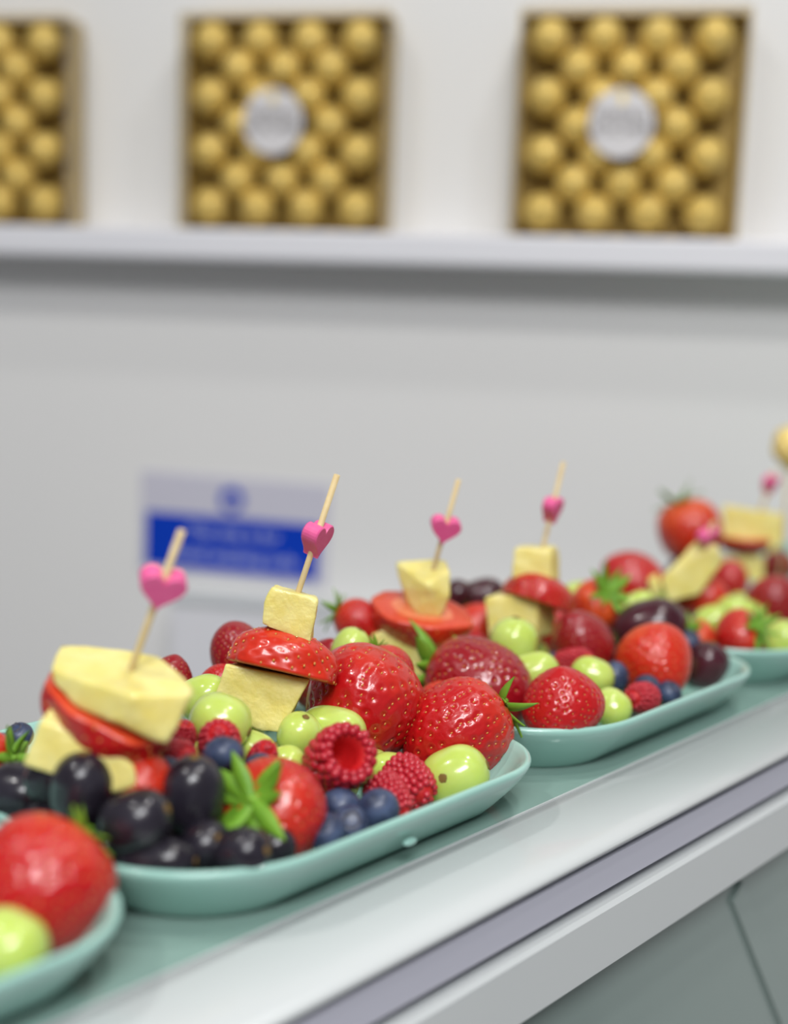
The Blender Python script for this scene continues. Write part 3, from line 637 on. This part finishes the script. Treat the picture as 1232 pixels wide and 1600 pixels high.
# ---- build the fruit
GROW = {S: 1.06, G: 1.03, D_: 1.05, R_: 1.0, B_: 1.02}
def add_calyx(o, m, n, seed, spread=1.0):
    rnd = random.Random(seed)
    cx = obj('calyx', CALYX, M[m], o, Matrix.Translation((0, 0, -.49)))
    for k in range(n):
        a = 2*math.pi*k/n+rnd.uniform(-.2, .2); s = rnd.uniform(.8, 1.15)*spread
        # leaf mesh lies along +x with its drooping side toward +z (the fruit)
        lm = obj('leaf', LEAF[rnd.randrange(4)], M[m], cx, Matrix.Rotation(a, 4, 'Z') @ Matrix.Rotation(rnd.uniform(-.25, .2), 4, 'Y') @ Matrix.Diagonal((s, s, -s, 1)))
def build(fr, idx):
    d = fr['d']; k = d/F_PX; L, Wd = fr['L']*k, fr['W']*k; p = at_depth(fr['px'], fr['py'], d); ax = camdir(fr['ax']); kind = fr['kind']
    rnd = random.Random(idx*13+5); xh = Vector((rnd.uniform(-1, 1), rnd.uniform(-1, 1), rnd.uniform(-1, 1)))
    mw = place(p, ax, (Wd*GROW[kind], Wd*GROW[kind], L*GROW[kind]), xh)
    if kind == S:
        body, seeds = SB[idx % 4]
        o = obj('strawberry', body, M[fr['m'] or 'red'], matrix=mw); s = obj('seeds', seeds, M['seed'], o); s['kind'] = 'stuff'
        if fr['cal']: add_calyx(o, fr['cal'], 10, idx, {428: 1.15, 752: 1.05, 712: .72, 606: .7, 1078: .85, 58: .5}.get(fr['px'], 1.1))
        cat = 'strawberry'
    elif kind in (G, D_):
        o = obj(kind, GR[idx % 3], M[fr['m'] or 'ggrape'], matrix=mw); obj('stem_scar', SCAR, M['scar'], o); cat = 'grape'
    elif kind == R_:
        core, dr = RB[idx % 2]
        o = obj('raspberry', core, M['raspcore'], matrix=mw); q = obj('drupelets', dr, M['rasp'], o); q['kind'] = 'stuff'; cat = 'raspberry'
    else:
        o = obj('blueberry', BB[idx % 2], M['blue'], matrix=mw); obj('crown', CROWN, M['crown'], o); cat = 'blueberry'
    tag(o, fr['label'], cat, fr['group']); return o
for i, fr in enumerate(FRUIT): fr['obj'] = build(fr, i)
bpy.context.view_layer.update()
# brown bruise on the grape at the rim
g3 = [fr for fr in FRUIT if fr['px'] == 711][0]
lo = g3['obj'].matrix_world.inverted() @ at_depth(690, 1217, g3['d']-.009); lo = lo.normalized()*.497
bm = bmesh.new(); bmesh.ops.create_icosphere(bm, subdivisions=3, radius=1)
for v in bm.verts: v.co *= 1+.25*noise.noise(v.co*2)
obj('bruise', mesh_from(bm, 'bruise'), M['scar'], g3['obj'], Matrix.Translation(lo) @ frame(lo) @ Matrix.Diagonal((.10, .085, .018, 1)))

# ---- build the skewers
def pine_mesh(P, c, seed):
    bm = bmesh.new()
    for p in P: bm.verts.new(p-c)
    r = bmesh.ops.convex_hull(bm, input=list(bm.verts))
    bmesh.ops.delete(bm, geom=[g for g in set(r['geom_interior'])|set(r['geom_unused']) if isinstance(g, bmesh.types.BMVert)], context='VERTS')
    bmesh.ops.recalc_face_normals(bm, faces=bm.faces)
    bmesh.ops.dissolve_limit(bm, angle_limit=math.radians(9), verts=bm.verts, edges=bm.edges)
    bmesh.ops.bevel(bm, geom=list(bm.edges), offset=.0011, segments=2, profile=.6, affect='EDGES', clamp_overlap=True)
    bmesh.ops.triangulate(bm, faces=bm.faces)
    for _ in range(3):
        es = [e for e in bm.edges if e.calc_length() > .0024]
        if es: bmesh.ops.subdivide_edges(bm, edges=es, cuts=1); bmesh.ops.triangulate(bm, faces=bm.faces)
    bm.normal_update()
    for v in bm.verts:
        q = (v.co+Vector((seed*.1, 0, 0)))
        v.co += v.normal*(noise.noise(q*320)*.00035+noise.noise(q*110)*.0005)
    return mesh_from(bm, 'pineapple_chunk')
def half_berry(a, b, c, seed):
    bm = bmesh.new(); NS, NR = 110, 34; sd = []; n = 120
    for k in range(n):
        z = -(k+.5)/n; r = math.sqrt(1-z*z); t = k*2.39996; sd.append((r*math.cos(t), r*math.sin(t), z))
    S_ = np.array(sd); rings = []
    for i in range(NR):
        ph = math.pi/2*i/NR; row = []
        for j in range(NS):
            th = 2*math.pi*j/NS; r = math.cos(ph)**.75; z = -math.sin(ph); p = np.array((math.cos(ph)*math.cos(th), math.cos(ph)*math.sin(th), z))
            dd = np.sqrt(((S_-p)**2).sum(1)).min(); k = 1-.034*math.exp(-(dd/.045)**2); w = 1+.13*noise.noise(Vector(p)*1.7+Vector((seed, 0, 0)))
            row.append(bm.verts.new((a*r*math.cos(th)*k*w, b*r*math.sin(th)*k*w, c*z*k)))
        rings.append(row)
    tip = bm.verts.new((0, 0, -c))
    for x, y in zip(rings, rings[1:]):
        for j in range(NS): bm.faces.new((x[j], y[j], y[(j+1) % NS], x[(j+1) % NS]))
    for j in range(NS): bm.faces.new((rings[-1][j], tip, rings[-1][(j+1) % NS]))
    inner = [[bm.verts.new((v.co.x*s, v.co.y*s, z)) for v in rings[0]] for s, z in ((.96, .0006), (.6, .0006), (.25, -.0002))]
    prev = rings[0]; cut = []
    for row in inner:
        for j in range(NS): fc = bm.faces.new((prev[j], prev[(j+1) % NS], row[(j+1) % NS], row[j])); fc.material_index = 2 if row is inner[2] else 1
        prev = row
    fc = bm.faces.new(prev); fc.material_index = 2
    bmesh.ops.recalc_face_normals(bm, faces=bm.faces)
    me = mesh_from(bm, 'strawberry_slice')
    bm = bmesh.new()
    for s in sd:
        r0 = math.sqrt(max(0, 1-s[2]**2)); q = (r0**.75)/max(r0, 1e-3)
        pos = Vector((a*s[0]*q, b*s[1]*q, c*s[2]))*.985; nrm = Vector((s[0]/a, s[1]/b, s[2]/c)).normalized()
        bmesh.ops.create_icosphere(bm, subdivisions=1, radius=1, matrix=Matrix.Translation(pos) @ frame(nrm) @ Matrix.Diagonal((.00075, .0005, .0004, 1)))
    return me, mesh_from(bm, 'seeds')
def heart_mesh(w, h, t):
    bm = bmesh.new(); N = 48; pts = []
    for k in range(N):
        a = 2*math.pi*k/N; x = 16*math.sin(a)**3; y = 13*math.cos(a)-5*math.cos(2*a)-2*math.cos(3*a)-math.cos(4*a); pts.append((x/32*w, (y+2.5)/29*h))
    r = [[bm.verts.new((x*s, y*s, z)) for x, y in pts] for s, z in ((.94, t/2), (1, t/2-.0005), (1, -t/2+.0005), (.94, -t/2))]
    for p, q in zip(r, r[1:]):
        for k in range(N): bm.faces.new((p[k], q[k], q[(k+1) % N], p[(k+1) % N]))
    bm.faces.new(r[0]); bm.faces.new(list(reversed(r[-1]))); bmesh.ops.recalc_face_normals(bm, faces=bm.faces)
    me = mesh_from(bm, 'heart_bead', False)
    return me
def stick_mesh(a, b, r):
    bm = bmesh.new(); ax = b-a; q = Matrix.Translation((a+b)/2) @ frame(ax)
    bmesh.ops.create_cone(bm, cap_ends=True, segments=14, radius1=r*.9, radius2=r, depth=ax.length, matrix=q)
    me = mesh_from(bm, 'stick')
    for p in me.polygons: p.use_smooth = len(p.vertices) == 4
    return me
for i, sk in enumerate(SKEW):
    bd = sk['d']; tx, ty, td = sk['top']; ex, ey, ed = sk['ent']
    T_ = at_depth(tx, ty, bd+td); En = at_depth(ex, ey, bd+ed); Bt = T_+(En-T_).normalized()*sk['end']
    if Bt.z < FZ+.001: Bt = Bt + (T_-Bt)*((FZ+.001-Bt.z)/(T_.z-Bt.z))
    root = empty('fruit_skewer', Bt); tag(root, sk['label'], 'fruit skewer', 'pineapple and strawberry skewers')
    bpy.context.view_layer.update()
    obj('stick', stick_mesh(Vector(), T_-Bt, .0012), M['stick'], root)
    hx, hy, hw, hh, hn = sk['heart']
    # heart sits on the stick line
    tt = min(range(0, 201), key=lambda q: (Vector(project(Bt+(T_-Bt)*(q/200))[:2])-Vector((hx, hy))).length)/200
    hp = Bt+(T_-Bt)*tt; hd = project(hp)[2]; k = hd/F_PX
    nz = camdir(hn); ax = (T_-Bt).normalized(); nz = (nz-ax*nz.dot(ax)).normalized(); yy = ax; xx = yy.cross(nz)
    HM = Matrix(((xx.x, yy.x, nz.x, 0), (xx.y, yy.y, nz.y, 0), (xx.z, yy.z, nz.z, 0), (0, 0, 0, 1)))
    HM.translation = hp-Bt
    obj('heart_bead', heart_mesh(.0142, .0132, .0066), M['bead'], root, HM)
    for q, hull in enumerate(sk['pine']):
        P = [at_depth(x, y, bd+z) for x, y, z in hull]; c = sum(P, Vector())/len(P)
        obj('pineapple_chunk', pine_mesh(P, c, i*3+q), M['pine'], root, Matrix.Translation(c-Bt))
    for (cx, cy), dd, a, b, c_, n, xa, m in sk['berry']:
        kk = (bd+dd)/F_PX; me, sm = half_berry(a*kk, b*kk, c_*kk, i)
        zz = camdir(n); fm = frame(zz, camdir(xa)); fm.translation = at_depth(cx, cy, bd+dd)-Bt
        o = obj('strawberry_slice', me, [M[m], M['flesh'], M['heartflesh']], root, fm); s = obj('seeds', sm, M['seed'], o); s['kind'] = 'stuff'

# ---- golden foil topper on a stick at the wall-end tray
d = depth_v(1236, 700, .365); gp = at_depth(1236, 700, d); gb = Vector((gp.x, gp.y, FZ))
gt = empty('foil_topper', gb); tag(gt, 'blurred golden foil-wrapped topper on a stick above the wall-end tray', 'topper')
obj('stick', stick_mesh(Vector(), gp-gb, .0012), M['stick'], gt)
bm = bmesh.new(); bmesh.ops.create_icosphere(bm, subdivisions=4, radius=1)
for v in bm.verts:
    n = v.co.copy(); s = .0125*(1+.12*noise.noise(n*2.5)-.08*abs(noise.noise(n*7))); w = 1 if n.z > 0 else 1-.45*n.z*n.z
    v.co = Vector((n.x*s*w, n.y*s*w, n.z*s*1.25))
obj('foil_wrap', mesh_from(bm, 'foil_wrap'), M['gold'], gt, Matrix.Translation(gp-gb))

# ---- hidden bed of grapes that carries the heaps
allsp = [(c, r) for fr in FRUIT for c, r in spheres_of(fr, fr['d'])] + fixed
# fruit on the stretch of the trays past the edge of the view
rx = random.Random(11); past = 0
for t, n in (('D', 14), ('E', 26)):
    u0, u1, v0, v1, _ = TRAYS[t]; made = 0
    for tries in range(600):
        if made >= n: break
        kd, r, mk = rx.choice([(S, .0175, 'red'), (S, .0165, 'deep'), (G, .0105, 'ggrape'), (G, .0100, 'ggrape'), (D_, .0105, 'pgrape'), (S, .0160, 'orange')])
        p = Vector((rx.uniform(u0, u1), rx.uniform(v0, v1), 0)); p.z = FZ+r+.0004+rx.choice((0, 0, .012))
        q = project(p)
        if q[0]-r*F_PX/q[2] < 1246 or inside(p, t) < r+.010: continue
        if any((c-p).length < rr+r-.001 for c, rr in allsp) or (p.xy-gp.xy).length < r+.003: continue
        made += 1; past += 1
        ax = Vector((rx.uniform(-1, 1), rx.uniform(-1, 1), rx.uniform(-.4, .4))); mw = place(p, ax, (r*2, r*2, r*2.1))
        wt = {'D': 'the second tray from the wall', 'E': 'the wall-end tray'}[t]
        if kd == S:
            o = obj('strawberry', SB[made % 4][0], M[mk], matrix=mw); q = obj('seeds', SB[made % 4][1], M['seed'], o); q['kind'] = 'stuff'
            add_calyx(o, 'leaf', 8, made, .8); tag(o, {'red': 'bright red', 'deep': 'dark red', 'orange': 'orange-red'}[mk]+' leafy strawberry low on the far half of '+wt, 'strawberry', 'strawberries on the far half of '+wt+', '+{'red': 'bright', 'deep': 'dark', 'orange': 'orange-red'}[mk])
        else:
            o = obj(kd, GR[made % 3], M[mk], matrix=mw); obj('stem_scar', SCAR, M['scar'], o)
            tag(o, {'ggrape': 'green', 'pgrape': 'plum-coloured'}[mk]+' grape on the far half of '+wt, 'grape', {'ggrape': 'green', 'pgrape': 'plum-coloured'}[mk]+' grapes on the far half of '+wt)
        allsp.append((p, r))
BED = {'A': [('ggrape', G)], 'B': [('dgrape', D_), ('ggrape', G)], 'C': [('ggrape', G), ('pgrape', D_)], 'D': [('ggrape', G), ('pgrape', D_)], 'E': [('ggrape', G)]}
rb = random.Random(4); bedn = 0; NREAL = len(allsp)
for t in 'ABCDE':
    u0, u1, v0, v1, _ = TRAYS[t]; made = 0
    for tries in range(500):
        if made >= 22: break
        r = rb.uniform(.0085, .0105); p = Vector((rb.uniform(u0, u1), rb.uniform(v0, v1), 0)); p.z = FZ+r+.0002+rb.choice((0, 0, r*1.2))
        if inside(p, t) < r+.012-min(.004, p.z-FZ-r): continue
        if any((c-p).length < rr+r-.0012 for c, rr in allsp): continue
        q = project(p)
        if q[0] < -150 or q[0] > 1420: continue
        if t != 'B' or p.x > .265:      # only where the visible heap covers it
            hid = 0
            for ox, oy in ((0, 0), (.8, 0), (-.8, 0), (0, .9), (0, -.9), (.6, .6), (-.6, .6)):
                w = p+RGT*ox*r+UPV*oy*r-CAM; wl = w.length; w.normalize()
                hid += any(0 < (c-CAM).dot(w) < wl and ((c-CAM)-w*(c-CAM).dot(w)).length < rr*.95 for c, rr in allsp[:NREAL])
            if hid < 6: continue
        mk, kd = BED[t][0] if (t != 'B' or p.x < .265) else BED[t][1]
        if t in 'CD' and rb.random() < .3: mk, kd = BED[t][1]
        o = obj(kd, GR[made % 3], M[mk], matrix=place(p, Vector((rb.uniform(-1, 1), rb.uniform(-1, 1), rb.uniform(-.3, .3))), (r*2, r*2, r*2.2)))
        obj('stem_scar', SCAR, M['scar'], o)
        nm = {'dgrape': 'black', 'ggrape': 'green', 'pgrape': 'plum-coloured'}[mk]
        wt = {'A': 'the tray at the counter end', 'B': 'the tray of black grapes', 'C': 'the third tray from the wall', 'D': 'the second tray from the wall', 'E': 'the wall-end tray'}[t]
        tag(o, nm+' grape low down under the heap on '+wt, 'grape', 'grapes low on '+wt+', '+nm)
        allsp.append((p, r)); made += 1
    bedn += made
print('BED', bedn)
print('LOWEST', sorted([(round(min(c.z-r for c, r in spheres_of(fr, fr['d']))*1000, 1), round((fr['d']-fr['d0'])*1000), round(fr['W']*fr['d']/F_PX*1000), fr['kind'], fr['px'], fr['py'], round(at_depth(fr['px'], fr['py'], fr['d']).y, 3)) for fr in FRUIT])[-60:])
bpy.context.view_layer.update()
